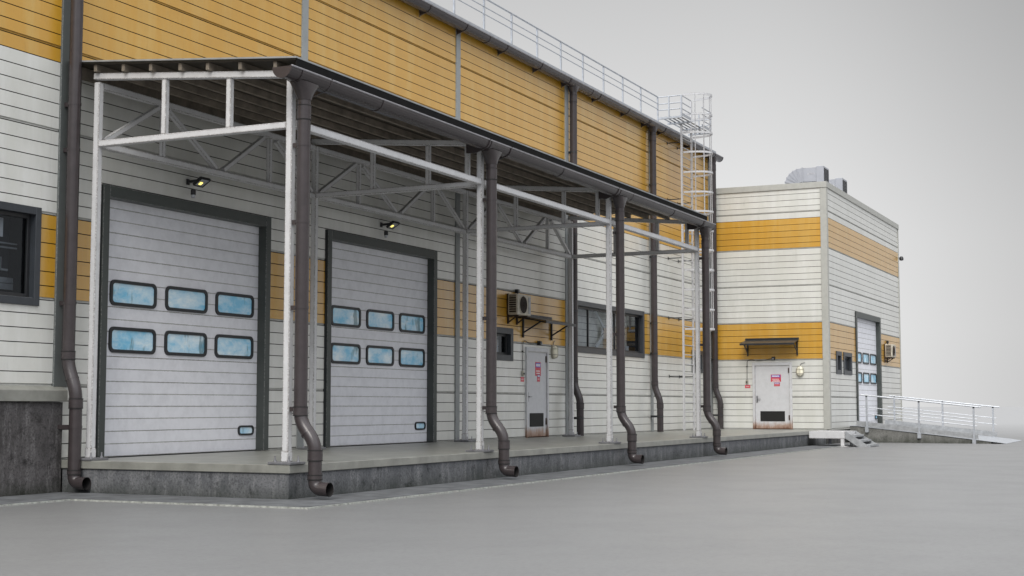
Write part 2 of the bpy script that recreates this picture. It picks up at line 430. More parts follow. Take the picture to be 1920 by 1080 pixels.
def rounded(x0, x1, z0, z1, r, n=5):
    out = []
    for cx_, cz_, a in ((x1 - r, z1 - r, 0), (x0 + r, z1 - r, 90), (x0 + r, z0 + r, 180), (x1 - r, z0 + r, 270)):
        for k in range(n + 1):
            t = rad(a + 90 * k / n); out.append((cx_ + r * math.cos(t), cz_ + r * math.sin(t)))
    return out
def roller_door(parent, dx, dy):
    X0, X1 = .95 + dx, 5.20 + dx; yp = 4.275 + dy
    p = MB(); z = ZT + .004; k = 0
    while z < 4.60:
        t = min(z + .1985, 4.618)
        deep = .012 if k % 2 == 0 else .006
        p.poly([(X0, yp, z), (X1, yp, z), (X1, yp + deep, z), (X0, yp + deep, z)], 1)
        p.poly([(X0, yp + deep, z), (X1, yp + deep, z), (X1, yp + deep, z + .008), (X0, yp + deep, z + .008)], 1)
        p.poly([(X0, yp + deep, z + .008), (X1, yp + deep, z + .008), (X1, yp, z + .011), (X0, yp, z + .011)], 1)
        p.poly([(X0, yp, z + .011), (X1, yp, z + .011), (X1, yp, t), (X0, yp, t)], 0)
        z = t; k += 1
    d = p.build('roller_door', ['roller', 'seam'], parent)
    f = MB(); yo = 4.10 + dy; yi = yp + .05
    f.box(X0 - .15, X0, yo, yi, ZT, 4.81); f.box(X1, X1 + .155, yo, yi, ZT, 4.81)
    f.box(X0, X1, yo + .003, yi, 4.62, 4.807)
    f.build('door_frame', 'doorframe', d, bevel=.006)
    s_ = MB(); s_.box(X0 - .185, X0 - .15, 4.128 + dy, 4.17 + dy, ZT, 4.80)
    s_.build('gap_strip', 'rubber', d)  # black strip painted in for the dark reveal gap beside the frame
    wins = [(1.175 + 1.372 * i, 2.305 + 1.372 * i, a, b, .10) for a, b in ((2.92, 3.335), (2.165, 2.58)) for i in range(3)]
    wins.append((4.64, 5.10, .785, .96, .07))
    for a, b, c, e, r in wins:
        w = MB(); o = rounded(a + dx, b + dx, c, e, r); q = .052 if r > .08 else .03
        i_ = rounded(a + dx + q, b + dx - q, c + q, e - q, r * .6)
        n_ = len(o)
        for k in range(n_):
            j = (k + 1) % n_
            P = lambda pt, y: (pt[0], y, pt[1])
            w.poly([P(o[k], yp - .03), P(o[j], yp - .03), P(i_[j], yp - .03), P(i_[k], yp - .03)], 0)
            w.poly([P(o[k], yp - .03), P(o[k], yp + .002), P(o[j], yp + .002), P(o[j], yp - .03)], 0)
            w.poly([P(i_[k], yp - .03), P(i_[j], yp - .03), P(i_[j], yp - .006), P(i_[k], yp - .006)], 0)
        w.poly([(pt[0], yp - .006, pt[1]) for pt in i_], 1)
        w.build('vision_window', ['rubber', 'sky_pane'], d)
    return d
for dx, dy in ROLL: roller_door(wh, dx, dy)

def window(parent, x0, x1, z0, z1, fw, plane, mull=(), depth=.16, left_open=False):
    """window facing -y: flat outer frame, stepped reveal, sash, pane"""
    f = MB(); yo = plane - .035
    f.box(x0, x0 + fw, yo, plane + depth, z0, z1); f.box(x1 - fw, x1, yo, plane + depth, z0, z1)
    f.box(x0 + fw, x1 - fw, yo + .002, plane + depth, z1 - fw, z1 - .001); f.box(x0 + fw, x1 - fw, yo + .002, plane + depth, z0 + .001, z0 + fw)
    o = f.build('window', 'winframe', parent, bevel=.005)
    a, b, c, e = x0 + fw, x1 - fw, z0 + fw, z1 - fw; sw = .06
    s_ = MB(); ys = plane + .07
    s_.box(a, a + sw, ys, ys + .05, c, e); s_.box(b - sw, b, ys, ys + .05, c, e)
    s_.box(a + sw, b - sw, ys + .002, ys + .05, e - sw, e); s_.box(a + sw, b - sw, ys + .002, ys + .05, c, c + sw)
    for mx in mull: s_.box(mx - .03, mx + .03, ys + .001, ys + .05, c + sw, e - sw)
    s_.build('sash', 'blackmetal', o, bevel=.004)
    p = MB(); p.poly([(a + sw, ys + .03, c + sw), (b - sw, ys + .03, c + sw), (b - sw, ys + .03, e - sw), (a + sw, ys + .03, e - sw)]); p.build('pane', 'glass', o)
    return o
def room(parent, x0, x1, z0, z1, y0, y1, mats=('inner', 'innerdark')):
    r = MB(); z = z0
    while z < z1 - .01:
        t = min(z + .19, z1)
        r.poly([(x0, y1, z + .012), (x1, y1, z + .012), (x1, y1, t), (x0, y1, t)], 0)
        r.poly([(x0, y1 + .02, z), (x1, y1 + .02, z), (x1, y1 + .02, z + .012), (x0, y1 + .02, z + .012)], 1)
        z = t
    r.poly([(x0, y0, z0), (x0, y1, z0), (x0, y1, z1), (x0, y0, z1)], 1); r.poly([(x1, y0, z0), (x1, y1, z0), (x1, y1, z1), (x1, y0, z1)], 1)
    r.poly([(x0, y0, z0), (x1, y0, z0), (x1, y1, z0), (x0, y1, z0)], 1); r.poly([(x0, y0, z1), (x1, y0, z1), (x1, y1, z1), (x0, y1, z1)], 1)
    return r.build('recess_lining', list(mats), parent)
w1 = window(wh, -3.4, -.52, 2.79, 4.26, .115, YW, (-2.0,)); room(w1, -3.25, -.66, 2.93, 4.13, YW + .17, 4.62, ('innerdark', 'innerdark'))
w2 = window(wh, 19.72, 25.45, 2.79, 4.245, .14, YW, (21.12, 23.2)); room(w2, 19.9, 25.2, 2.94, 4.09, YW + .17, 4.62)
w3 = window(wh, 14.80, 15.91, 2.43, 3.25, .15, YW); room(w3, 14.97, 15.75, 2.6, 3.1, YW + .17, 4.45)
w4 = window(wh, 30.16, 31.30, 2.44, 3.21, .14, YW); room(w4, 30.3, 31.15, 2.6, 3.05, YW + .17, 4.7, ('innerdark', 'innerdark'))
br = MB()   # brace plate and arms seen through the long window
br.box(22.78, 23.85, 4.48, 4.51, 3.30, 3.67)
br.beam((22.25, 4.47, 4.08), (22.95, 4.47, 3.56), .05, .07); br.beam((22.27, 4.47, 3.01), (22.9, 4.47, 3.42), .05, .10)
br.beam((23.6, 4.47, 3.62), (23.95, 4.47, 4.07), .05, .08); br.box(22.2, 22.8, 4.40, 4.50, 2.985, 3.01)
br.build('brace_plate', 'paper', w2)
def interior(name, boxes, parent, m='paper'):
    for b in boxes:
        q = MB(); q.box(*b); q.build(name, m, parent)
interior('card', [(24.78, 25.05, 4.5, 4.52, 3.0, 3.15)], w2)
interior('card', [(15.42, 15.58, 4.40, 4.42, 2.64, 2.82)], w3)
interior('card', [(-1.04, -.95, 4.45, 4.47, 3.80, 4.08)], w1)
interior('shelf_edge', [(-3.2, -.67, 4.44, 4.46, 3.70, 3.722), (-3.2, -.67, 4.44, 4.46, 3.635, 3.66)], w1, 'galv_dull')
interior('panel_board', [(-1.06, -.67, 4.5, 4.52, 3.03, 3.12), (-1.06, -.67, 4.5, 4.52, 3.13, 3.21), (-1.10, -1.07, 4.46, 4.48, 3.03, 3.22), (-.99, -.84, 4.44, 4.46, 3.30, 3.33), (-.99, -.975, 4.44, 4.46, 3.33, 3.50)], w1, 'galv_dull')

def service_door(parent, T, W0, W1):
    """door in a local frame: u along wall, v out of wall (negative = outwards), built through T(u,v,z)"""
    def bx(mb, u0, u1, v0, v1, z0, z1, m=0):
        a = T(u0, v0); b = T(u1, v1)
        mb.box(min(a[0], b[0]), max(a[0], b[0]), min(a[1], b[1]), max(a[1], b[1]), z0, z1, m)
    z0, z1 = ZT, 2.82; fw = .085
    lf = MB(); bx(lf, W0 + fw + .006, W1 - fw - .006, -.004, .04, z0 + .012, 2.70)
    d = lf.build('service_door', 'door', parent, bevel=.004)
    f = MB(); bx(f, W0, W0 + fw, -.045, .05, z0, z1); bx(f, W1 - fw, W1, -.045, .05, z0, z1); bx(f, W0 + fw, W1 - fw, -.043, .05, 2.712, z1 - .001)
    f.build('door_frame', 'door', d, bevel=.004)
    gp = MB(); bx(gp, W0 + fw, W1 - fw, .041, .06, z0, 2.712); gp.build('shadow_gap', 'vent', d)
    v = MB(); a, b = W0 + .26, W1 - .27
    for k in range(9):
        z = .79 + k * .0365; bx(v, a + .02, b - .02, -.02 + .004 * (k % 2), -.006, z, z + .028)
    bx(v, a, b, -.012, -.005, .775, 1.125)
    v.build('vent_grille', 'vent', d)
    h = MB(); u = W0 + fw + .07
    bx(h, u - .03, u + .03, -.016, -.005, 1.42, 1.66); bx(h, u - .012, u + .012, -.06, -.016, 1.535, 1.56); bx(h, u - .012, u + .13, -.066, -.05, 1.535, 1.558)
    h.build('handle', 'bolt', d, bevel=.003)
    for z in (.82, 2.45):
        q = MB(); bx(q, W1 - fw - .05, W1 - fw - .006, -.03, -.005, z, z + .17); q.build('hinge', 'hinge', d)
    return d
service_door(wh, lambda u, v: (u, YW + v), 16.68, 18.07)

# ------------------------------------------------------------------ annex
ax = thing('annex_building', (38, 6, 0), 'white annex block with two yellow bands and flat grey parapet, at the far end', 'building')
mb = MB()
clad_wall(mb, 'y', 0, YW, ZT + .004, 8.86, XA, -1, Y_anx, [(1.35, 2.60, .5, 2.70)])
clad_wall(mb, 'x', XA, 45.7, ZT + .004, 8.86, 0, -1, Y_anx, [(36.99, 41.24, .4, 4.62), (33.68, 34.24, 2.54, 3.11), (34.83, 35.94, 2.54, 3.11)])
mb.build('wall', ['white_clad', 'yellow_clad', 'groove_dirt_shade', 'seam', 'seam_y'], ax)
b = MB(); b.box(XA + .35, 45.6, 1.0, 1.1, 0, 8.9); b.box(45.6, 45.7, .02, 15, 0, 8.9); b.box(XA + .3, XA + .35, .03, 1.0, 0, 8.9)
b.build('inner_wall', 'innerdark', ax)
t = MB(); t.box(XA - .03, XA + .03, -.03, .20, .5, 8.845); t.box(XA + .03, XA + .16, -.03, .02, .5, 8.845); t.build('trim', 'anxtrim', ax, bevel=.006)
t = MB(); t.box(45.62, 45.73, -.03, .02, .5, 8.845); t.build('trim', 'anxtrim', ax)
p = MB(); p.box(XA - .045, XA + .06, -.045, YW, 8.85, 9.06); p.box(XA + .06, 45.76, -.045, .06, 8.85, 9.06); p.build('parapet', 'anxtrim', ax, bevel=.006)
p = MB(); p.box(XA + .06, 45.7, .06, 15, 8.8, 8.9); p.build('roof', 'galv_dull', ax)
p = MB(); p.box(XA + .06, 45.6, .12, .4, 0, .49); p.box(XA + .06, XA + .3, .4, YW, 0, .49); p.build('foundation', 'concrete_l', ax)
p = MB(); p.box(XA - .01, 36.83, -.012, .03, .475, .506); p.build('base_flashing', 'anxtrim', ax)
roller_door(ax, 36.04, -YW)
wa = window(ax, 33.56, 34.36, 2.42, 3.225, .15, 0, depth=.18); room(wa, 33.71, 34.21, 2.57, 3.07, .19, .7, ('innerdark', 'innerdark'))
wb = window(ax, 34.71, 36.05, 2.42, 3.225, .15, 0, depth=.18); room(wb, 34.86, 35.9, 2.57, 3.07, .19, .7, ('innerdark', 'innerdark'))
pc = MB(); pc.box(34.95, 35.55, .5, .52, 2.72, 3.05); pc.build('card', 'paper', wb)
service_door(ax, lambda u, v: (XA + v, 3.97 - u), 3.97 - 2.68, 3.97 - 1.28)

# ------------------------------------------------------------------ loading platform
lp = thing('loading_platform', (14.7, 2, 0), 'raised concrete loading platform with pale edge and stained dark plinth, under the canopy', 'platform')
p = MB(); p.box(-.0, 29.45, 0, YW - .01, .38, ZT - .004); p.box(29.45, XA - .002, .10, YW - .01, .38, ZT - .005)
p.build('top_slab', 'slab', lp, bevel=.008)
p = MB(); p.box(.03, 29.43, .03, YW - .05, 0, .377); p.box(29.43, XA + .02, .14, YW - .05, 0, .376); p.build('plinth', 'concrete', lp)

# ------------------------------------------------------------------ canopy
cp = thing('loading_canopy', (9.4, 2, ZT), 'white steel lean-to canopy on eight posts over the loading platform', 'canopy')
XP = (.18, 6.19, 12.46, 18.63); YF, YB = .17, 3.70; tw = .104
zf, zb = 5.965, 6.28      # underside of sloping top chords at front / back
def ztop(y): return 6.09 + (y - .2) * .089
for X in XP:
    for y, top in ((YF, 5.96), (YB, 6.26)):
        m_ = MB(); m_.box(X - tw / 2, X + tw / 2, y - tw / 2, y + tw / 2, ZT + .03, top)
        m_.box(X - tw / 2 - .008, X + tw / 2 + .008, y - tw / 2 - .008, y + tw / 2 + .008, ZT + .03, .68)
        po = m_.build('post', 'steel', cp, bevel=.008)
        b_ = MB(); b_.box(X - .19, X + .19, y - .19, y + .19, ZT - .002, ZT + .032); b_.build('base_plate', 'plate', po, bevel=.004)
        for sx in (-1, 1):
            for sy in (-1, 1):
                q = MB(); x_, y_ = X + sx * .115, y + sy * .115
                q.tube([(x_, y_, ZT + .03), (x_, y_, ZT + .115)], .011, 8); q.tube([(x_, y_, ZT + .032), (x_, y_, ZT + .058)], .022, 6)
                q.build('anchor_bolt', 'bolt', po)
    # cross frame
    m_ = MB(); m_.beam((X, YF - .07, ztop(YF - .07) - .05), (X, YB + .07, ztop(YB + .07) - .05), tw, .10); m_.build('top_chord', 'steel', cp, bevel=.008)
    m_ = MB(); m_.box(X - tw / 2 - .002, X + tw / 2 + .002, YF + tw / 2, YB - tw / 2, 5.255, 5.350); m_.build('bottom_chord', 'steel', cp, bevel=.008)
    for y in (2.42, 1.24) + ((.43,) if X > 1 else ()):
        m_ = MB(); m_.box(X - .042, X + .042, y - .042, y + .042, 5.350, ztop(y - .042) - .101); m_.build('web_post', 'steel', cp, bevel=.006)
for a, b in zip(XP[:-1], XP[1:]):
    m_ = MB(); m_.box(a + tw / 2, b - tw / 2, YF - tw / 2 - .002, YF + tw / 2 - .004, 5.275, 5.385); m_.build('front_chord', 'steel', cp, bevel=.008)
    m_ = MB(); m_.box(a + tw / 2, b - tw / 2, YB - .05, YB + .05, 5.245, 5.345); m_.build('back_chord', 'steel', cp, bevel=.008)
    m_ = MB(); m_.box(a + tw / 2, b - tw / 2, YB - .048, YB + .048, 6.16, 6.265); m_.build('back_chord', 'steel', cp, bevel=.008)
    L = b - a; z0_, z1_ = 5.345, 6.16
    nodes = [(a + .12, z0_), (a + L * .235, z1_), (a + L * .27, z1_), (a + L * .49, z0_), (a + L * .52, z0_), (a + L * .72, z1_), (a + L * .78, z1_), (b - .12, z0_)]
    for i in range(0, 8, 2):
        (xa_, za_), (xb_, zb_) = nodes[i], nodes[i + 1]
        m_ = MB(); m_.beam((xa_, YB, za_ + .02 * (1 if za_ < 6 else -1)), (xb_, YB, zb_ + .02 * (1 if zb_ < 6 else -1)), .082, .082, up=(0, 1, 0)); m_.build('diagonal', 'steel', cp, bevel=.005)
    for x in (a + L * .2525, a + L * .75):
        m_ = MB(); m_.box(x - .04, x + .04, YB - .04, YB + .04, z0_, z1_); m_.build('web_post', 'steel', cp, bevel=.005)
for y in (.36, .97, 1.55, 2.05, 2.60, 3.12, 3.66):
    z = ztop(y); m_ = MB(); m_.box(.04, 18.76, y - .03, y + .03, z + .004, z + .114); m_.build('purlin', 'purlin', cp, bevel=.004)
m_ = MB(); m_.box(.04, 18.76, 4.02, 4.12, 6.36, 6.535); m_.build('wall_plate', 'purlin', cp, bevel=.004)
rs = MB()
y0, y1 = -.02, 4.11
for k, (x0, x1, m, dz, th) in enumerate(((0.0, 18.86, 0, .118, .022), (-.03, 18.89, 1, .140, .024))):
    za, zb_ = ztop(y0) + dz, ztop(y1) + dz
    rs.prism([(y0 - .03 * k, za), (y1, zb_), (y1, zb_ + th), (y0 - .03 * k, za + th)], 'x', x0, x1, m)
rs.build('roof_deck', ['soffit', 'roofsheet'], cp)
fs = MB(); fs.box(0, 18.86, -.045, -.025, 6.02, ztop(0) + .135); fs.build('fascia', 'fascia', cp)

# ------------------------------------------------------------------ gutters
def half_gutter(mb, x0, x1, yc, zc, r, m=0, n=12, th=.008):
    pts = [(yc + r * math.cos(PI + PI * k / n), zc + r * math.sin(PI + PI * k / n)) for k in range(n + 1)]
    inn = [(yc + (r - th) * math.cos(PI + PI * k / n), zc + (r - th) * math.sin(PI + PI * k / n)) for k in range(n + 1)]
    for k in range(n):
        mb.poly([(x0,) + pts[k], (x1,) + pts[k], (x1,) + pts[k + 1], (x0,) + pts[k + 1]], m, True)
        mb.poly([(x0,) + inn[k], (x0,) + inn[k + 1], (x1,) + inn[k + 1], (x1,) + inn[k]], m, True)
        for x in (x0, x1): mb.poly([(x,) + pts[k], (x,) + pts[k + 1], (x,) + inn[k + 1], (x,) + inn[k]], m)
def gutter(name, x0, x1, yc, zc, r, label, sleeves, brackets, wall_y, group, DROP=.07):
    t = thing(name, ((x0 + x1) / 2, yc, zc), label, 'gutter', group)
    mb = MB(); half_gutter(mb, x0, x1, yc, zc, r)
    # rolled front lip
    mb.build('channel', 'pipe', t)
    lp_ = MB(); lp_.box(x0, x1, yc - r - .016, yc - r + .018, zc - .012, zc + .014); lp_.build('rolled_lip', 'lip', t, bevel=.006)
    for x in (x0, x1):
        e = MB(); e.prism([(yc + (r + .006) * math.cos(PI + PI * k / 12), zc + (r + .006) * math.sin(PI + PI * k / 12)) for k in range(13)], 'x', x - .012, x + .012); e.build('end_cap', 'pipe', t)
    for a, b in sleeves:
        s_ = MB(); half_gutter(s_, a, b, yc, zc - .001, r + .010, th=.010)
        s_.build('joint_sleeve', 'pipe', t)
    for x in brackets:
        R = r + .016
        pts = [(yc - R, zc + .012)] + [(yc + R * math.cos(PI + (PI / 2) * k / 8), zc + R * math.sin(PI + (PI / 2) * k / 8)) for k in range(9)]
        pts += [(yc + R * .85, zc - R - .045), (wall_y, zc - R - DROP), (wall_y, zc - .03), (yc + r + .02, zc - .03), (yc + (r + .002) * math.cos(PI * 1.8), zc + (r + .002) * math.sin(PI * 1.8))] + [(yc + (r + .002) * math.cos(a_), zc + (r + .002) * math.sin(a_)) for a_ in (PI * 1.65, PI * 1.5, PI * 1.35, PI * 1.2, PI * 1.07)]
        bmesh_pts = pts
        q = MB(); q.prism(bmesh_pts, 'x', x - .018, x + .018); q.build('bracket', 'pipe', t)
    return t
PX = (.18, 6.20, 12.57, 18.66)
sl = [(p - .30, p + .42) for p in PX] + [(2.12, 2.70), (9.14, 9.74), (15.84, 16.42)]
sl[0] = (-.10, .62); sl[3] = (18.20, 18.80)
gutter('roof_gutter', -.37, 19.06, -.05, 6.01, .155, 'brown half-round gutter along the front edge of the loading canopy', sl, [.64, 5.82, 6.70, 12.12, 13.02, 18.14], .26, 'brown rain gutters', .035)
ups = [(-5.2, -4.6), (1.1, 1.7), (7.6, 8.2), (14.0, 14.5), (19.05, 19.95), (20.6, 21.1), (25.4, 26.3), (32.1, 32.5)]
gutter('roof_gutter', -9.9, 33.0, 3.97, 10.26, .15, 'brown half-round gutter high along the warehouse eaves', ups, [-7.7, -5.7, -3.6, -1.5, .6, 2.7, 4.8, 6.9, 9.0, 11.0, 12.8, 15.0, 17.1, 19.0, 21.2, 23.5, 25.3, 26.8, 29.5, 31.7], YW - .03, 'brown rain gutters')

# ------------------------------------------------------------------ downpipes
def downpipe(X, yu, yl, ztop_, zbend, rp, outlet, label, clamps, ztopfun, clamp_y, hidden=False, zend=ZT):
    t = thing('downpipe', (X, yl, 0 if outlet else zend), label, 'downpipe', 'brown rain downpipes')
    za, zb_ = zbend
    pts = [(X, yu, ztop_), (X, yu, za), (X, yl, zb_)]
    pts += [(X, yl, .175), (X, yl - .24, .165)] if outlet else [(X, yl, zend)]
    path = fillet(pts, .15, 6)
    mb = MB(); mb.tube(path, rp, 20, caps=not outlet)
    if outlet:
        e = path[-1]; mb.tube([(e.x, e.y + .14, e.z), (e.x, e.y, e.z)], rp - .008, 20, 1, caps=False)
        mb.tube([(e.x, e.y + .14, e.z), (e.x, e.y + .141, e.z)], rp - .008, 20, 1)
        mb.tube([(e.x, e.y + .004, e.z), (e.x, e.y - .004, e.z)], rp + .003, 20, 0, caps=False)
    mb.build('pipe', ['pipe', 'pipe_dark'], t)
    # collars
    c = MB()
    cz = [(ztop_ - .30, ztop_ - .10, .006), (za + .08, za + .20, .009), (zb_ - .24, zb_ - .10, .010)]
    if outlet: cz += [(.30, .36, .008)]
    for a, b, e in cz:
        y = yu if b > zb_ + .05 else yl
        c.tube([(X, y, a), (X, y, b)], rp + e, 20, caps=True)
        c.build('collar', 'pipe', t); c = MB()
        for zz, hh in ((a, .007), (b, .007)):
            k = MB(); k.tube([(X, y, zz - hh), (X, y, zz + hh)], rp + e + .002, 20); k.build('seal_ring', 'pipe_dark', t)
    mid = Vector((X, (yu + yl) / 2, (za + zb_) / 2 - .01)); d = Vector((0, yl - yu, zb_ - za)).normalized()
    c.tube([mid - d * .012, mid + d * .012], rp + .007, 20)
    c.build('elbow_seam', 'pipe', t)
    # funnel
    if ztopfun:
        f = MB(); n_ = 20; rings = []
        for k in range(7):
            s_ = k / 6; z = ztop_ - .02 + (ztopfun - ztop_ + .02) * s_
            wx = rp + .008 + (.16 if outlet and rp > .0955 and X > 0 else .12) * s_ ** 1.25; wy = rp + .008 + .03 * s_
            base = len(f.v); e_ = 1 - .45 * s_
            for j in range(n_):
                a = 2 * PI * j / n_; ca, sa = math.cos(a), math.sin(a)
                f.v.append((X + wx * math.copysign(abs(ca) ** e_, ca), yu + wy * math.copysign(abs(sa) ** e_, sa), z))
            rings.append(base)
        for k in range(6):
            for j in range(n_):
                j2 = (j + 1) % n_; f.f.append((rings[k] + j, rings[k] + j2, rings[k + 1] + j2, rings[k + 1] + j)); f.mi.append(0); f.sm.append(True)
        f.build('funnel', 'pipe', t)
    for z in clamps:
        y = yu if z > zb_ + .1 else yl
        k = MB(); k.tube([(X, y, z - .02), (X, y, z + .02)], rp + .006, 20)
        k.box(X - .035, X + .02, min(y + rp - .01, clamp_y), max(y + rp - .01, clamp_y), z - .032, z + .032)
        k.build('clamp', 'blackmetal' if not outlet else 'pipe', t)
    return t
fl = ['brown downpipe in front of the canopy corner post nearest the camera', 'brown downpipe on the second front canopy post, right of the second roller door',
      'brown downpipe on the third front canopy post, in front of the long dark window', 'brown downpipe on the last front canopy post, by the caged ladder']
for X, lb, cl in zip(PX, fl, ((5.0, 3.9, 2.69, 1.27), (5.0, 2.87, 1.28), (5.1, 2.87, 1.29), (5.1, 2.87, 1.3))):
    downpipe(X, -.05, -.30, 5.66, (1.10, .80), .096, True, lb, cl, 5.88, .11)
downpipe(-.07, 3.95, 3.78, 10.0, (1.93, 1.52), .096, True, 'tall brown downpipe at the left, running down past the dark concrete foundation', (7.9, 5.9, 5.2, 2.86, 1.0), 10.16, 4.12)
for X, lb in ((19.50, 'black-brown downpipe on the warehouse wall between service door and long window'), (25.97, 'brown wall downpipe just right of the long dark window, left of the ladder'), (32.28, 'brown downpipe in the corner between warehouse and annex')):
    downpipe(X, 3.98, 3.81, 10.0, (1.88, 1.48), .100, False, lb, (8.3, 6.0, 3.9, 2.95, .98), 10.16, 4.12, zend=ZT - .002)

# ------------------------------------------------------------------ small wall fittings
def floodlight(X, label):
    t = thing('floodlight', (X, YW, 5.1), label, 'floodlight', 'floodlights over the roller doors')
    b = MB(); b.box(X - .04, X + .04, YW - .02, YW, 5.09, 5.19); b.beam((X, YW - .02, 5.14), (X, YW - .20, 5.15), .045, .045); b.build('bracket', 'blackmetal', t, bevel=.004)
    # head tilted down and outwards
    rot = Matrix.Rotation(rad(-32), 4, 'X'); o = Vector((X + .05, YW - .27, 5.12))
    def hb(mb, x0, x1, y0, y1, z0, z1, m=0):
        s0 = len(mb.v); mb.box(x0, x1, y0, y1, z0, z1, m)
        for i in range(s0, len(mb.v)): mb.v[i] = tuple(o + rot @ (Vector(mb.v[i]) * .66))
    h = MB(); hb(h, -.19, .19, -.16, .16, 0, .05)
    for k in range(8): hb(h, -.16 + k * .042, -.145 + k * .042, -.12, .12, .05, .085)
    for a in ((-.19, -.165, -.16, .16), (.165, .19, -.16, .16), (-.165, .165, -.16, -.135), (-.165, .165, .135, .16)): hb(h, a[0], a[1], a[2], a[3], -.02, 0)
    h.build('housing', 'blackmetal', t)
    q = MB(); hb(q, -.165, .165, -.135, .135, -.006, -.001); q.build('reflector', 'galv', t)
    q = MB(); hb(q, -.07, .02, -.01, .08, -.02, -.008); q.build('led_chip', 'led', t)
    q = MB(); p_ = o + rot @ Vector((-.05, .17, .0)); q.tube([p_ + Vector((0, 0, -.03)), p_ + Vector((0, 0, -.12))], .045, 10); q.tube([p_ + Vector((0, 0, -.12)), p_ + Vector((0, 0, -.17))], .036, 10, 1)
    q.build('motion_sensor', ['blackmetal', 'galv'], t)
floodlight(2.93, 'lit black floodlight above the nearest roller door')
floodlight(9.42, 'lit black floodlight above the second roller door')

def T_front(x, v, z): return (x, v, z)
def sign(T, u, z, w, h, name, label, group, header=True, lines=2):
    mb = MB(); a = T(u - w / 2, -.0); b = T(u + w / 2, -.007)
    def bx(u0, u1, v0, v1, z0, z1, m):
        p, q = T(u0, v0), T(u1, v1); mb.box(p[0], q[0], p[1], q[1], z0, z1, m)
    bx(u - w / 2, u + w / 2, -.006, 0, z - h / 2, z + h / 2, 0)
    rr = random.Random(int(u * 100) + int(z * 10))
    if header:
        bx(u - w * .44, u + w * .44, -.008, -.006, z + h * .12, z + h * .44, 1)
        x = u - w * .38
        while x < u + w * .34:
            e = w * rr.uniform(.05, .08); bx(x, min(x + e, u + w * .38), -.0095, -.008, z + h * .18, z + h * (.34 + rr.uniform(0, .04)), 2); x += e + w * .022
    for i in range(lines):
        zz = z - h * (.02 + .17 * (i + 1)) + (h * .2 if not header else 0); x = u - w * (.36 - .05 * (i % 2))
        while x < u + w * (.30 - .04 * (i % 2)):
            e = w * rr.uniform(.04, .12); bx(x, min(x + e, u + w * .36), -.0075, -.006, zz, zz + h * .085, 2); x += e + w * .03
    o = mb.build(name, ['red', 'blue', 'signwhite']); return tag(o, label, 'sign', group)
Tm = lambda u, v: (u, YW - .004 + v); Tmw = lambda u, v: (u, YW - .0 + v)
Ta = lambda u, v: (XA - .004 + v, 3.97 - u); Taw = lambda u, v: (XA + v, 3.97 - u)
sign(Tm, 17.46, 2.27, .34, .36, 'warning_sign', 'larger red and blue warning sign on the grey door under the canopy', 'red and blue door signs', lines=2)
sign(Tm, 17.49, 2.035, .17, .19, 'warning_sign', 'small red and blue sticker below the bigger sign on the door under the canopy', 'red and blue door signs', lines=1)
sign(Ta, 3.97 - 1.85, 2.27, .36, .25, 'warning_sign', 'larger red and blue warning sign on the rusty annex door', 'red and blue door signs', lines=3)
sign(Ta, 3.97 - 1.815, 2.055, .20, .13, 'warning_sign', 'small red and blue sticker below the bigger sign on the rusty annex door', 'red and blue door signs', lines=1)
sign(Tmw, 16.50, 1.985, .19, .12, 'red_plate', 'small red plate left of the grey door under the canopy', 'small red plates', header=False, lines=2)
sign(Taw, 3.97 - 2.865, 1.985, .19, .11, 'red_plate', 'small red plate left of the rusty annex door', 'small red plates', header=False, lines=2)

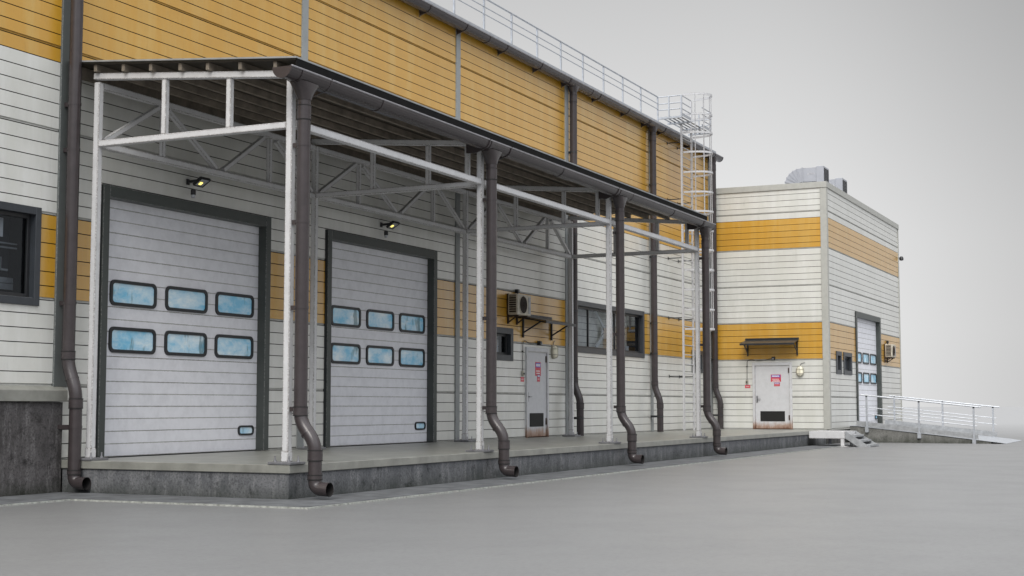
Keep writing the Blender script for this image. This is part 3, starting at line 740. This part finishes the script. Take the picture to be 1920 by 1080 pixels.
def bell(T, u0, zbtn, u1, z1, ujb, zjb, label, label2, bulk, label3, cab):
    """push button with its cable up to a small junction box"""
    t = thing('push_button', T(u0, 0) + (zbtn,), label, 'push button', 'door push buttons')
    a = MB(); p, q = T(u0 - .045, -.05), T(u0 + .045, 0); a.box(p[0], q[0], p[1], q[1], zbtn - .07, zbtn + .07); a.build('housing', 'cage', t, bevel=.01)
    p = T(u0, -.05); q = T(u0, -.07); a = MB(); a.tube([p + (zbtn + .0,), q + (zbtn,)], .025, 12); a.build('button_cap', 'blackmetal', t)
    c = MB(); V = lambda u, z, v=-.02: Vector(T(u, v) + (z,))
    pth = fillet([V(u0, zbtn + .07), V(u0 + .01, z1 - .02), V(u0 + .14, z1 + .035), V(u0 + .35, z1 - .02), V((u0 + ujb) / 2 + .1, z1 - .015), V(ujb - .05, zjb)], .08, 4)
    c.tube(pth, .009, 6); c.tube([V(u0, (zbtn + z1) / 2 + .16, -.0), V(u0, (zbtn + z1) / 2 + .16, -.035)], .022, 6); c.build('cable', 'cable', t)
    t2 = thing('door_camera', T(ujb, 0) + (zjb,), label2, 'camera', 'small cameras above the service doors')
    a = MB(); p, q = T(ujb - .055, -.09), T(ujb + .055, 0); a.box(p[0], q[0], p[1], q[1], zjb - .055, zjb + .055); a.build('housing', 'blackmetal', t2, bevel=.01)
    a = MB(); a.tube([T(ujb, -.09) + (zjb - .01,), T(ujb, -.12) + (zjb - .015,)], .032, 12); a.build('lens', 'galv_dull', t2)
    ub, zb_ = bulk
    t3 = thing('bulkhead_lamp', T(ub, 0) + (zb_,), label3, 'lamp', 'oval bulkhead lamps')
    n_ = 20
    def oval(w, h): return [(w * math.cos(2 * PI * k / n_) , h * math.copysign(abs(math.sin(2 * PI * k / n_)) ** .85, math.sin(2 * PI * k / n_))) for k in range(n_)]
    def shell(mb, prof, m=0):
        rings = []
        for w, h, v in prof:
            rings.append([T(ub + x, v) + (zb_ + z,) for x, z in oval(w, h)])
        for A, B in zip(rings[:-1], rings[1:]):
            for k in range(n_):
                j = (k + 1) % n_; mb.poly([A[k], A[j], B[j], B[k]], m, True)
        mb.poly(rings[-1], m)
    a = MB(); shell(a, [(.135, .19, 0), (.135, .19, -.055), (.115, .17, -.06)]); a.build('base', 'cage', t3)
    a = MB(); shell(a, [(.112, .165, -.058), (.108, .16, -.09), (.09, .14, -.12), (.05, .09, -.135)]); a.build('lamp_glass', 'cream', t3, angle=80)
    a = MB()
    for dz in (-.075, .075): a.tube(fillet([V(ub - .122, zb_ + dz, -.05), V(ub - .105, zb_ + dz, -.15), V(ub + .105, zb_ + dz, -.15), V(ub + .122, zb_ + dz, -.05)], .06, 4), .0085, 6)
    a.tube(fillet([V(ub, zb_ - .175, -.05), V(ub, zb_ - .15, -.155), V(ub, zb_ + .15, -.155), V(ub, zb_ + .175, -.05)], .06, 4), .0085, 6)
    a.build('guard', 'cage', t3)
    a = MB(); a.tube(fillet([V(ub, zb_ + .18), V(ub + .03, zb_ + .26), V(ub + cab[0], zb_ + cab[1])], .06, 4), .008, 6); a.build('cable', 'cable', t3)
bell(Tmw, 16.49, 2.13, 16.5, 2.95, 17.47, 2.945, 'small push button on a thin cable left of the grey door under the canopy', 'small black camera above the grey door under the canopy',
     (18.42, 2.75), 'caged oval cream lamp right of the grey door under the canopy', (.12, .30))
bell(Taw, 3.97 - 2.88, 2.14, 0, 2.90, 3.97 - 1.92, 2.95, 'small push button on a thin cable left of the rusty annex door', 'small black camera above the rusty annex door',
     (3.97 - .99, 2.50), 'caged oval cream lamp right of the rusty annex door', (.17, .30))

def ac_unit(x0, y_wall, z0, label, gx=0):
    W, H, Dp = .80, .515, .27; yo = y_wall - .05; yf = yo - Dp; x1 = x0 + W; z1 = z0 + H
    t = thing('air_conditioner', (x0 + W / 2, y_wall, z0), label, 'air conditioner', 'wall air conditioner units')
    b = MB(); b.box(x0 + .012, x1, yf, yo, z0, z1); b.build('casing', 'acbody', t, bevel=.012)
    f = MB(); cx_, cz_ = x0 + .33, z0 + H / 2; r = .215; n_ = 28
    f.tube([(cx_, yf - .001, cz_), (cx_, yf - .012, cz_)], r + .022, n_, 0); f.build('fan_ring', 'acbody', t)
    f = MB(); f.tube([(cx_, yf - .0125, cz_), (cx_, yf - .016, cz_)], r, n_, 0)
    f.build('fan_opening', 'acdark', t)
    gq = MB()
    for k in range(1, 6):
        rr = r * k / 5.3; gq.tube([(cx_ + rr * math.cos(2 * PI * j / 24), yf - .020, cz_ + rr * math.sin(2 * PI * j / 24)) for j in range(25)], .0028, 4, caps=False)
    for k in range(4):
        a = PI * k / 4; gq.tube([(cx_ + r * math.cos(a), yf - .020, cz_ + r * math.sin(a)), (cx_ - r * math.cos(a), yf - .020, cz_ - r * math.sin(a))], .003, 4)
    gq.build('fan_guard', 'rustbracket', t)
    s_ = MB(); s_.box(x0 + .002, x0 + .011, yf + .04, yo - .03, z0 + .04, z1 - .04, 0)
    for k in range(8): z = z0 + .045 + k * .056; s_.box(x0 - .008, x0 + .0018, yf + .03, yo - .02, z, z + .013, 1)
    for y in (yf + .03, yo - .03): s_.box(x0 - .0065, x0 + .0016, y - .008, y + .008, z0 + .03, z1 - .03, 1)
    s_.build('side_grille', ['acdark', 'acbody'], t)
    p = MB(); p.box(x1 - .16, x1 - .03, yf - .012, yf - .001, z0 + .05, z1 - .05); p.build('service_cover', 'galv_dull', t, bevel=.006)
    for x in (x0 + .08, x1 - .2):
        k = MB(); k.box(x - .025, x + .025, y_wall - .045, y_wall - .002, z0 - .22, z1 + .02); k.box(x - .025, x + .025, yf + .01, y_wall - .046, z0 - .05, z0 - .006)
        k.beam((x, y_wall - .04, z0 - .18), (x, yf + .08, z0 - .05), .03, .03); k.build('bracket', 'rustbracket', t)
    c = MB(); c.box(x0 + .52, x0 + .62, y_wall - .09, y_wall - .002, z1 + .06, z1 + .16); c.tube([(x0 + .57, y_wall - .05, z1 + .07), (x0 + .57, y_wall - .05, z1 - .02)], .02, 8); c.build('junction_box', 'blackmetal', t, bevel=.006)
ac_unit(15.54, YW, 3.58, 'beige air conditioner with rusty side grille over the small window under the canopy')
ac_unit(42.15, 0, 3.27, 'beige air conditioner on the annex side wall, right of the far roller door')

def awning(T, u0, u1, label, zt=3.60):
    t = thing('door_awning', T((u0 + u1) / 2, 0) + (zt,), label, 'awning', 'dark door awnings')
    def P(u, v, z): return Vector(T(u, v) + (z,))
    s_ = MB(); A = [(-.0, zt), (-.0, zt - .012), (-.70, zt - .15), (-.70, zt - .20), (-.712, zt - .20), (-.712, zt - .135), (-.02, zt + .002)]
    L = [P(u0, v, z) for v, z in A]; Rr = [P(u1, v, z) for v, z in A]; n_ = len(A)
    for k in range(n_):
        j = (k + 1) % n_; s_.poly([L[k], L[j], Rr[j], Rr[k]])
    s_.poly(L); s_.poly(Rr[::-1]); s_.build('sheet', 'awning', t)
    b = MB(); p, q = T(u0, -.014), T(u1, -.001); b.box(p[0], q[0], p[1], q[1], zt + .004, zt + .07)
    for k in range(9):
        u = u0 + (u1 - u0) * (k + .5) / 9; b.tube([P(u, -.014, zt + .045), P(u, -.022, zt + .045)], .010, 6)
    b.build('wall_flange', 'awning', t)
    for u in (u0 + .09, u1 - .06):
        k = MB(); k.beam(P(u, -.025, zt - .03), P(u, -.025, zt - .55), .045, .045); k.beam(P(u, -.04, zt - .04), P(u, -.66, zt - .175), .035, .035)
        k.beam(P(u, -.04, zt - .42), P(u, -.52, zt - .15), .035, .035); k.build('bracket', 'blackmetal', t)
awning(Tmw, 16.42, 18.36, 'dark sheet metal awning over the grey door under the canopy')
awning(Taw, 3.97 - 2.93, 3.97 - 1.02, 'dark sheet metal awning over the rusty annex door')

ws = thing('wall_sensor', (45.66, -.05, 7.6), 'tiny dark round sensor high on the far annex corner', 'sensor')
a = MB(); a.beam((45.72, -.04, 7.62), (45.9, -.12, 7.62), .04, .04); a.build('arm', 'blackmetal', ws)
a = MB(); a.tube([(45.9, -.1, 7.52), (45.9, -.1, 7.54), (45.9, -.1, 7.64), (45.9, -.1, 7.70)], .09, 12, radii=[.03, .09, .09, .05]); a.build('dome', 'blackmetal', ws)

# ------------------------------------------------------------------ roof railing, ladder
rr_ = thing('roof_railing', (10, 4.1, 10.46), 'thin galvanised safety railing along the warehouse roof edge', 'railing')
px_ = [-9 + 1.58 * k for k in range(3)]
posts = [26.79 - 1.575 * k for k in range(23)]
for x in posts:
    m_ = MB(); m_.box(x - .022, x + .022, 4.08, 4.12, 10.462, 11.27); m_.box(x - .05, x + .05, 4.06, 4.14, 10.461, 10.475); m_.build('post', 'galv', rr_)
for z, r in ((11.29, .024), (11.07, .014), (10.89, .014)):
    m_ = MB(); m_.tube([(-8.2, 4.1, z), (26.79, 4.1, z)], r, 8); m_.build('rail', 'galv', rr_)

ld = thing('roof_ladder', (28.3, 3.65, ZT), 'tall caged white ladder climbing the warehouse wall by the annex', 'ladder')
xl0, xl1, yl = 27.82, 28.84, 3.65
for x in (xl0, xl1):
    m_ = MB(); m_.box(x - .030, x + .030, yl - .03, yl + .03, ZT, 11.5); m_.build('stringer', 'ladder', ld)
z = .8
while z < 10.7:
    m_ = MB(); m_.tube([(xl0 + .04, yl, z), (xl1 - .04, yl, z)], .017, 6); m_.build('rung', 'ladder', ld); z += .31
hz = [3.80, 4.43, 5.08, 5.73, 6.38, 7.02, 7.65, 8.29, 8.95, 9.61, 10.26, 10.87, 11.53]
cxl = (xl0 + xl1) / 2; rl = (xl1 - xl0) / 2
arc = [(cxl - rl * math.cos(PI * k / 14), yl - .06 - .82 * math.sin(PI * k / 14) ** .85) for k in range(15)]
for z in hz:
    m_ = MB()
    for (ax0, ay0), (bx0, by0) in zip(arc[:-1], arc[1:]):
        m_.beam((ax0, ay0, z), (bx0, by0, z), .012, .065)
    m_.build('cage_hoop', 'ladder', ld)
for k in (2, 4, 7, 10, 12):
    x, y = arc[k]; x = cxl + (x - cxl) * .975; y = yl + (y - yl) * .975
    m_ = MB(); m_.box(x - .024, x + .024, y - .008, y + .008, hz[0] - .04, hz[-1] + .04); m_.build('cage_bar', 'ladder', ld)
for z in (2.27, 4.17, 6.13, 8.07, 9.95):
    for x in (xl0, xl1):
        m_ = MB(); m_.beam((x, yl + .03, z), (x, YW - .005, z), .018, .03); m_.box(x - .03, x + .03, YW - .012, YW - .001, z - .05, z + .05); m_.build('wall_bracket', 'blackmetal', ld)

cw = thing('roof_access_platform', (27.3, 3.6, 10.6), 'small railed steel platform joining the roof railing to the ladder top', 'platform')
m_ = MB()
for k in range(5): m_.box(26.8, 29.9, 3.36 + k * .15, 3.42 + k * .15, 10.61, 10.625)
m_.box(26.78, 26.84, 3.3, 4.1, 10.55, 10.61); m_.box(27.72, 27.78, 3.3, 4.1, 10.55, 10.61); m_.box(28.95, 29.0, 3.3, 4.1, 10.55, 10.61); m_.box(29.86, 29.92, 3.3, 4.1, 10.55, 10.61)
m_.build('deck', 'galv', cw)
for x in (26.80, 29.9):
    for y in (3.3, 3.72):
        m_ = MB(); m_.box(x - .02, x + .02, y - .02, y + .02, 10.625, 11.28); m_.build('post', 'galv', cw)
    for z in (11.28, 11.05, 10.85):
        m_ = MB(); m_.tube([(x, 4.08, z), (x, 3.3, z)], .018, 8); m_.build('rail', 'galv', cw)
for a, b in ((26.80, 27.74), (28.92, 29.9)):
    for z in (11.28, 11.05, 10.85):
        m_ = MB(); m_.tube([(a, 3.3, z), (b, 3.3, z)], .018, 8); m_.build('rail', 'galv', cw)
    m_ = MB(); m_.box(a, b, 3.295, 3.305, 10.626, 10.72); m_.build('toe_board', 'galv', cw)

# ------------------------------------------------------------------ roof ducts
def duct(x0, label):
    w = .80; x1 = x0 + w; zb_, zt_ = 9.40, 9.905
    t = thing('roof_duct', (x0 + w / 2, 1.6, 8.9), label, 'duct', 'ventilation ducts on the annex roof')
    e = MB(); cy_, cz_ = 1.36, 9.30; R0, R1 = .12, .62; n_ = 6
    arc_ = [(rad(90 - 90 * k / n_)) for k in range(n_ + 1)]
    for k in range(n_):
        a, b = arc_[k], arc_[k + 1]
        for (xx, fl_) in ((x0 + .02, 0), (x1 - .02, 1)):
            pts = [(xx, cy_ + R0 * math.cos(a), cz_ + R0 * math.sin(a)), (xx, cy_ + R1 * math.cos(a), cz_ + R1 * math.sin(a)), (xx, cy_ + R1 * math.cos(b), cz_ + R1 * math.sin(b)), (xx, cy_ + R0 * math.cos(b), cz_ + R0 * math.sin(b))]
            e.poly(pts if fl_ else pts[::-1])
        for Rq in (R0, R1):
            e.poly([(x0 + .02, cy_ + Rq * math.cos(a), cz_ + Rq * math.sin(a)), (x1 - .02, cy_ + Rq * math.cos(a), cz_ + Rq * math.sin(a)), (x1 - .02, cy_ + Rq * math.cos(b), cz_ + Rq * math.sin(b)), (x0 + .02, cy_ + Rq * math.cos(b), cz_ + Rq * math.sin(b))])
        if k: e.beam((x0 + .012, cy_ + (R0 - .01) * math.cos(a), cz_ + (R0 - .01) * math.sin(a)), (x0 + .012, cy_ + (R1 + .015) * math.cos(a), cz_ + (R1 + .015) * math.sin(a)), .035, .03, up=(1, 0, 0))
    e.box(x0 + .02, x1 - .02, cy_ + R0, cy_ + R1, 8.9, cz_)
    e.build('elbow', 'duct', t)
    b = MB(); b.box(x0 + .02, x1 - .02, .80, cy_, zb_ + .02, zt_ + .015); b.box(x0, x1, cy_ - .06, cy_ - .02, zb_ - .005, zt_ + .04); b.build('straight_section', 'duct', t)
    b = MB(); b.box(x0 - .02, x1 + .02, .53, .80, zb_ - .02, zt_ + .05); b.build('outlet_box', 'duct', t, bevel=.008)
    gq = MB()
    for i in range(2):
        for k in range(8):
            xa_ = x0 + .04 + i * .37; z = zb_ + .02 + k * .06; gq.box(xa_, xa_ + .33, .522, .531, z, z + .042)
    gq.build('outlet_grille', 'vent', t)
    q = MB(); rr = random.Random(5); pts = []
    for k in range(13):
        pts.append((x0 + .016, 1.12 - k * .021, 9.70 + .035 * (1 if k % 2 else -1) * rr.uniform(.5, 1.1)))
    q.tube(pts, .007, 5); q.build('white_script_mark', 'signwhite', t)
duct(34.5, 'galvanised duct elbow with square grille, nearer one on the annex roof')
duct(37.55, 'galvanised duct outlet half hidden behind the parapet, farther one on the annex roof')

# ------------------------------------------------------------------ landing, stairs
la = thing('steel_landing', (30.2, -.5, 0), 'white steel landing between the platform end and the short stairs', 'landing')
m_ = MB(); m_.box(29.46, 29.50, -1.17, -.005, .265, ZT - .008); m_.box(29.50, 31.0, -1.17, -1.13, .265, ZT - .008); m_.box(30.96, 31.0, -1.13, -.005, .265, ZT - .008)
m_.box(29.50, 30.96, -1.13, -.005, ZT - .035, ZT - .009); m_.build('deck_frame', 'steel', la, bevel=.005)
for x in (29.53, 30.92):
    m_ = MB(); m_.box(x - .06, x + .06, -1.14, -1.02, .02, .264); m_.box(x - .16, x + .16, -1.24, -.92, .0, .03); m_.build('leg', 'steel', la, bevel=.005)
st = thing('steel_stairs', (30.2, -1.6, 0), 'short white steel stairs going down from the landing to the yard', 'stairs')
for x in (29.48, 30.98):
    m_ = MB(); m_.prism([(-1.18, .50), (-1.18, .27), (-1.60, 0), (-1.98, 0)], 'x', x - .018, x + .018); m_.box(x - .04, x + .04, -1.205, -1.18, .27, .5)
    m_.build('stringer', 'galv_dull', st)
for k, z in enumerate((.355, .20, .05)):
    y = -1.33 - k * .235; m_ = MB(); m_.box(29.50, 30.96, y - .13, y + .12, z, z + .03); m_.box(29.50, 30.96, y - .13, y - .115, z - .035, z); m_.build('tread', 'galv_dull', st)

# ------------------------------------------------------------------ ramp
rp_ = thing('access_ramp', (38.2, -2.4, 0), 'sloping concrete ramp with grey sheet top, leading up to the annex roller door', 'ramp')
xr0, xr1 = 35.6, 40.75
def zr(y): return .575 + (y + .25) * .1085     # top of concrete
m_ = MB(); m_.prism([(.0, 0), (.0, .575), (-.25, .575), (-4.86, zr(-4.86) - .005), (-4.86, 0)], 'x', xr0, xr1); m_.build('concrete_body', 'ramp_con', rp_)
m_ = MB(); m_.prism([(.0, .58), (.0, .60), (-.25, .60), (-5.35, .012), (-5.35, .004), (-4.9, zr(-4.86) + .0), (-.25, .58)], 'x', xr0 - .03, xr1 + .03); m_.build('ramp_plate', 'galv', rp_)
for x in (xr0 - .02, xr1 + .02):
    for a, b in ((-.25, -4.45),):
        m_ = MB(); m_.prism([(a, zr(a) + .03), (a, zr(a) + .20), (b, zr(b) + .20), (b, zr(b) + .03)], 'x', x - .012, x + .012); m_.build('kick_plate', 'galv_dull', rp_)
def ramp_rail(x, label):
    t = thing('ramp_railing', (x, -2.4, .3), label, 'railing', 'railings of the ramp')
    for y in (-.62, -2.45, -4.31):
        zb_ = zr(y); m_ = MB(); m_.box(x - .03, x + .03, y - .03, y + .03, zb_ - .16, zb_ + 1.09); m_.box(x - .045, x + .045, y - .06, y + .06, zb_ - .17, zb_ + .02); m_.build('post', 'galv', t)
        m_ = MB(); m_.tube([(x, y, zb_ + 1.09), (x, y, zb_ + 1.14)], .035, 8); m_.build('post_cap', 'blackmetal', t)
    for dz, r, a, b in ((1.15, .028, -.42, -4.56), (.72, .017, -.35, -4.42), (.48, .017, -.35, -4.42)):
        m_ = MB(); m_.tube([(x, a, zr(a) + dz), (x, b, zr(b) + dz)], r, 8); m_.build('rail', 'galv', t)
ramp_rail(xr0 - .06, 'pale metal railing on the near side of the concrete ramp')
ramp_rail(xr1 + .06, 'pale metal railing on the far side of the concrete ramp')

# ------------------------------------------------------------------ light and sky
W = D.worlds.new('World'); S.world = W; W.use_nodes = True
nt = W.node_tree; N = nt.nodes; Lk = nt.links
bg = N['Background']
SUN_EL, SUN_AZ = rad(42), None
sdir = Vector((-.93, -.26, 0)).normalized() * math.cos(SUN_EL) + Vector((0, 0, math.sin(SUN_EL)))
sky = N.new('ShaderNodeTexSky'); sky.sky_type = 'NISHITA'; sky.sun_disc = False
sky.sun_elevation = SUN_EL; sky.sun_rotation = math.atan2(sdir.x, sdir.y); sky.air_density = 1.0; sky.dust_density = 4.0
hs = N.new('ShaderNodeHueSaturation'); hs.inputs['Saturation'].default_value = .12; hs.inputs['Value'].default_value = .08
Lk.new(sky.outputs[0], hs.inputs['Color'])
tc = N.new('ShaderNodeTexCoord'); sp = N.new('ShaderNodeSeparateXYZ'); Lk.new(tc.outputs['Generated'], sp.inputs[0])
def sky_ramp(stops):      # overcast brightness by elevation (sine of it)
    r = N.new('ShaderNodeValToRGB'); e = r.color_ramp.elements
    while len(e) > 1: e.remove(e[-1])
    e[0].position = stops[0][0]; e[0].color = stops[0][1] + (1,)
    for p, c in stops[1:]:
        x = e.new(p); x.color = c + (1,)
    Lk.new(sp.outputs['Z'], r.inputs['Fac']); return r.outputs['Color']
def col3(v, b=1.0): return (v * (2 - b) ** .5, v, v * b)
away = sky_ramp([(0, col3(.80)), (.05, col3(.79)), (.11, col3(.74)), (.18, col3(.64)), (.28, col3(.51)), (.36, col3(.52)), (.55, col3(1.3, 1.03)), (1, col3(2.05, 1.03))])
back = sky_ramp([(0, col3(.16, 1.05)), (.06, col3(.18, 1.06)), (.16, col3(.34, 1.08)), (.34, col3(1.45, 1.08)), (.60, col3(1.95, 1.05)), (1, col3(2.05, 1.03))])  # unseen sky half, shaped to light the walls and darken under the canopy
def mrange(sock, a, b, c, d):
    m = N.new('ShaderNodeMapRange'); m.interpolation_type = 'SMOOTHSTEP'; Lk.new(sock, m.inputs[0])
    for k, v in enumerate((a, b, c, d)): m.inputs[k + 1].default_value = v
    return m.outputs[0]
side = mrange(sp.outputs['Y'], .03, .28, .64, 1.0)      # sky dimmed rightwards as a painted vignette, fullest towards the far end
def cmix(fac, a, b, mode='MIX'):
    m = N.new('ShaderNodeMix'); m.data_type = 'RGBA'; m.blend_type = mode
    q = [i for i in m.inputs if i.type == 'RGBA']
    if isinstance(fac, float): m.inputs['Factor'].default_value = fac
    else: Lk.new(fac, m.inputs['Factor'])
    Lk.new(a, q[0]); Lk.new(b, q[1]); return [o for o in m.outputs if o.type == 'RGBA'][0]
away = cmix(1.0, away, side, 'MULTIPLY')
tot = cmix(mrange(sp.outputs['X'], -.05, .50, 1.0, 0.0), away, back)
mx = N.new('ShaderNodeMix'); mx.data_type = 'RGBA'; mx.inputs['Factor'].default_value = .12
ia = [i for i in mx.inputs if i.type == 'RGBA']
Lk.new(tot, ia[0]); Lk.new(hs.outputs['Color'], ia[1])
Lk.new([o for o in mx.outputs if o.type == 'RGBA'][0], bg.inputs['Color'])
bg.inputs['Strength'].default_value = 1.0

sl_ = D.lights.new('sun', 'SUN'); sl_.energy = 1.5; sl_.angle = rad(28); sl_.color = (1, .95, .87)
so = D.objects.new('sun', sl_); COL.objects.link(so); so.location = (-30, -20, 40)
so.rotation_euler = (-sdir).to_track_quat('-Z', 'Y').to_euler()

# ------------------------------------------------------------------ camera
yaw, pit = rad(25.4206), rad(4.6761)
F = Vector((math.cos(yaw) * math.cos(pit), math.sin(yaw) * math.cos(pit), math.sin(pit)))
Rt = Vector((math.sin(yaw), -math.cos(yaw), 0)); U = Rt.cross(F)
cam = D.cameras.new('camera'); co = D.objects.new('camera', cam); COL.objects.link(co)
mtx = Matrix((Rt, U, -F)).transposed().to_4x4(); mtx.translation = Vector((-16.730, -11.355, 1.32))
co.matrix_world = mtx
cam.sensor_width = 36; cam.lens = 36 * 2694.27 / 1920; cam.clip_start = .1; cam.clip_end = 5000
S.camera = co
S.view_settings.view_transform = 'Standard'; S.view_settings.look = 'None'
S.view_settings.exposure = .26; S.view_settings.gamma = 1
S.cycles.max_bounces = 8
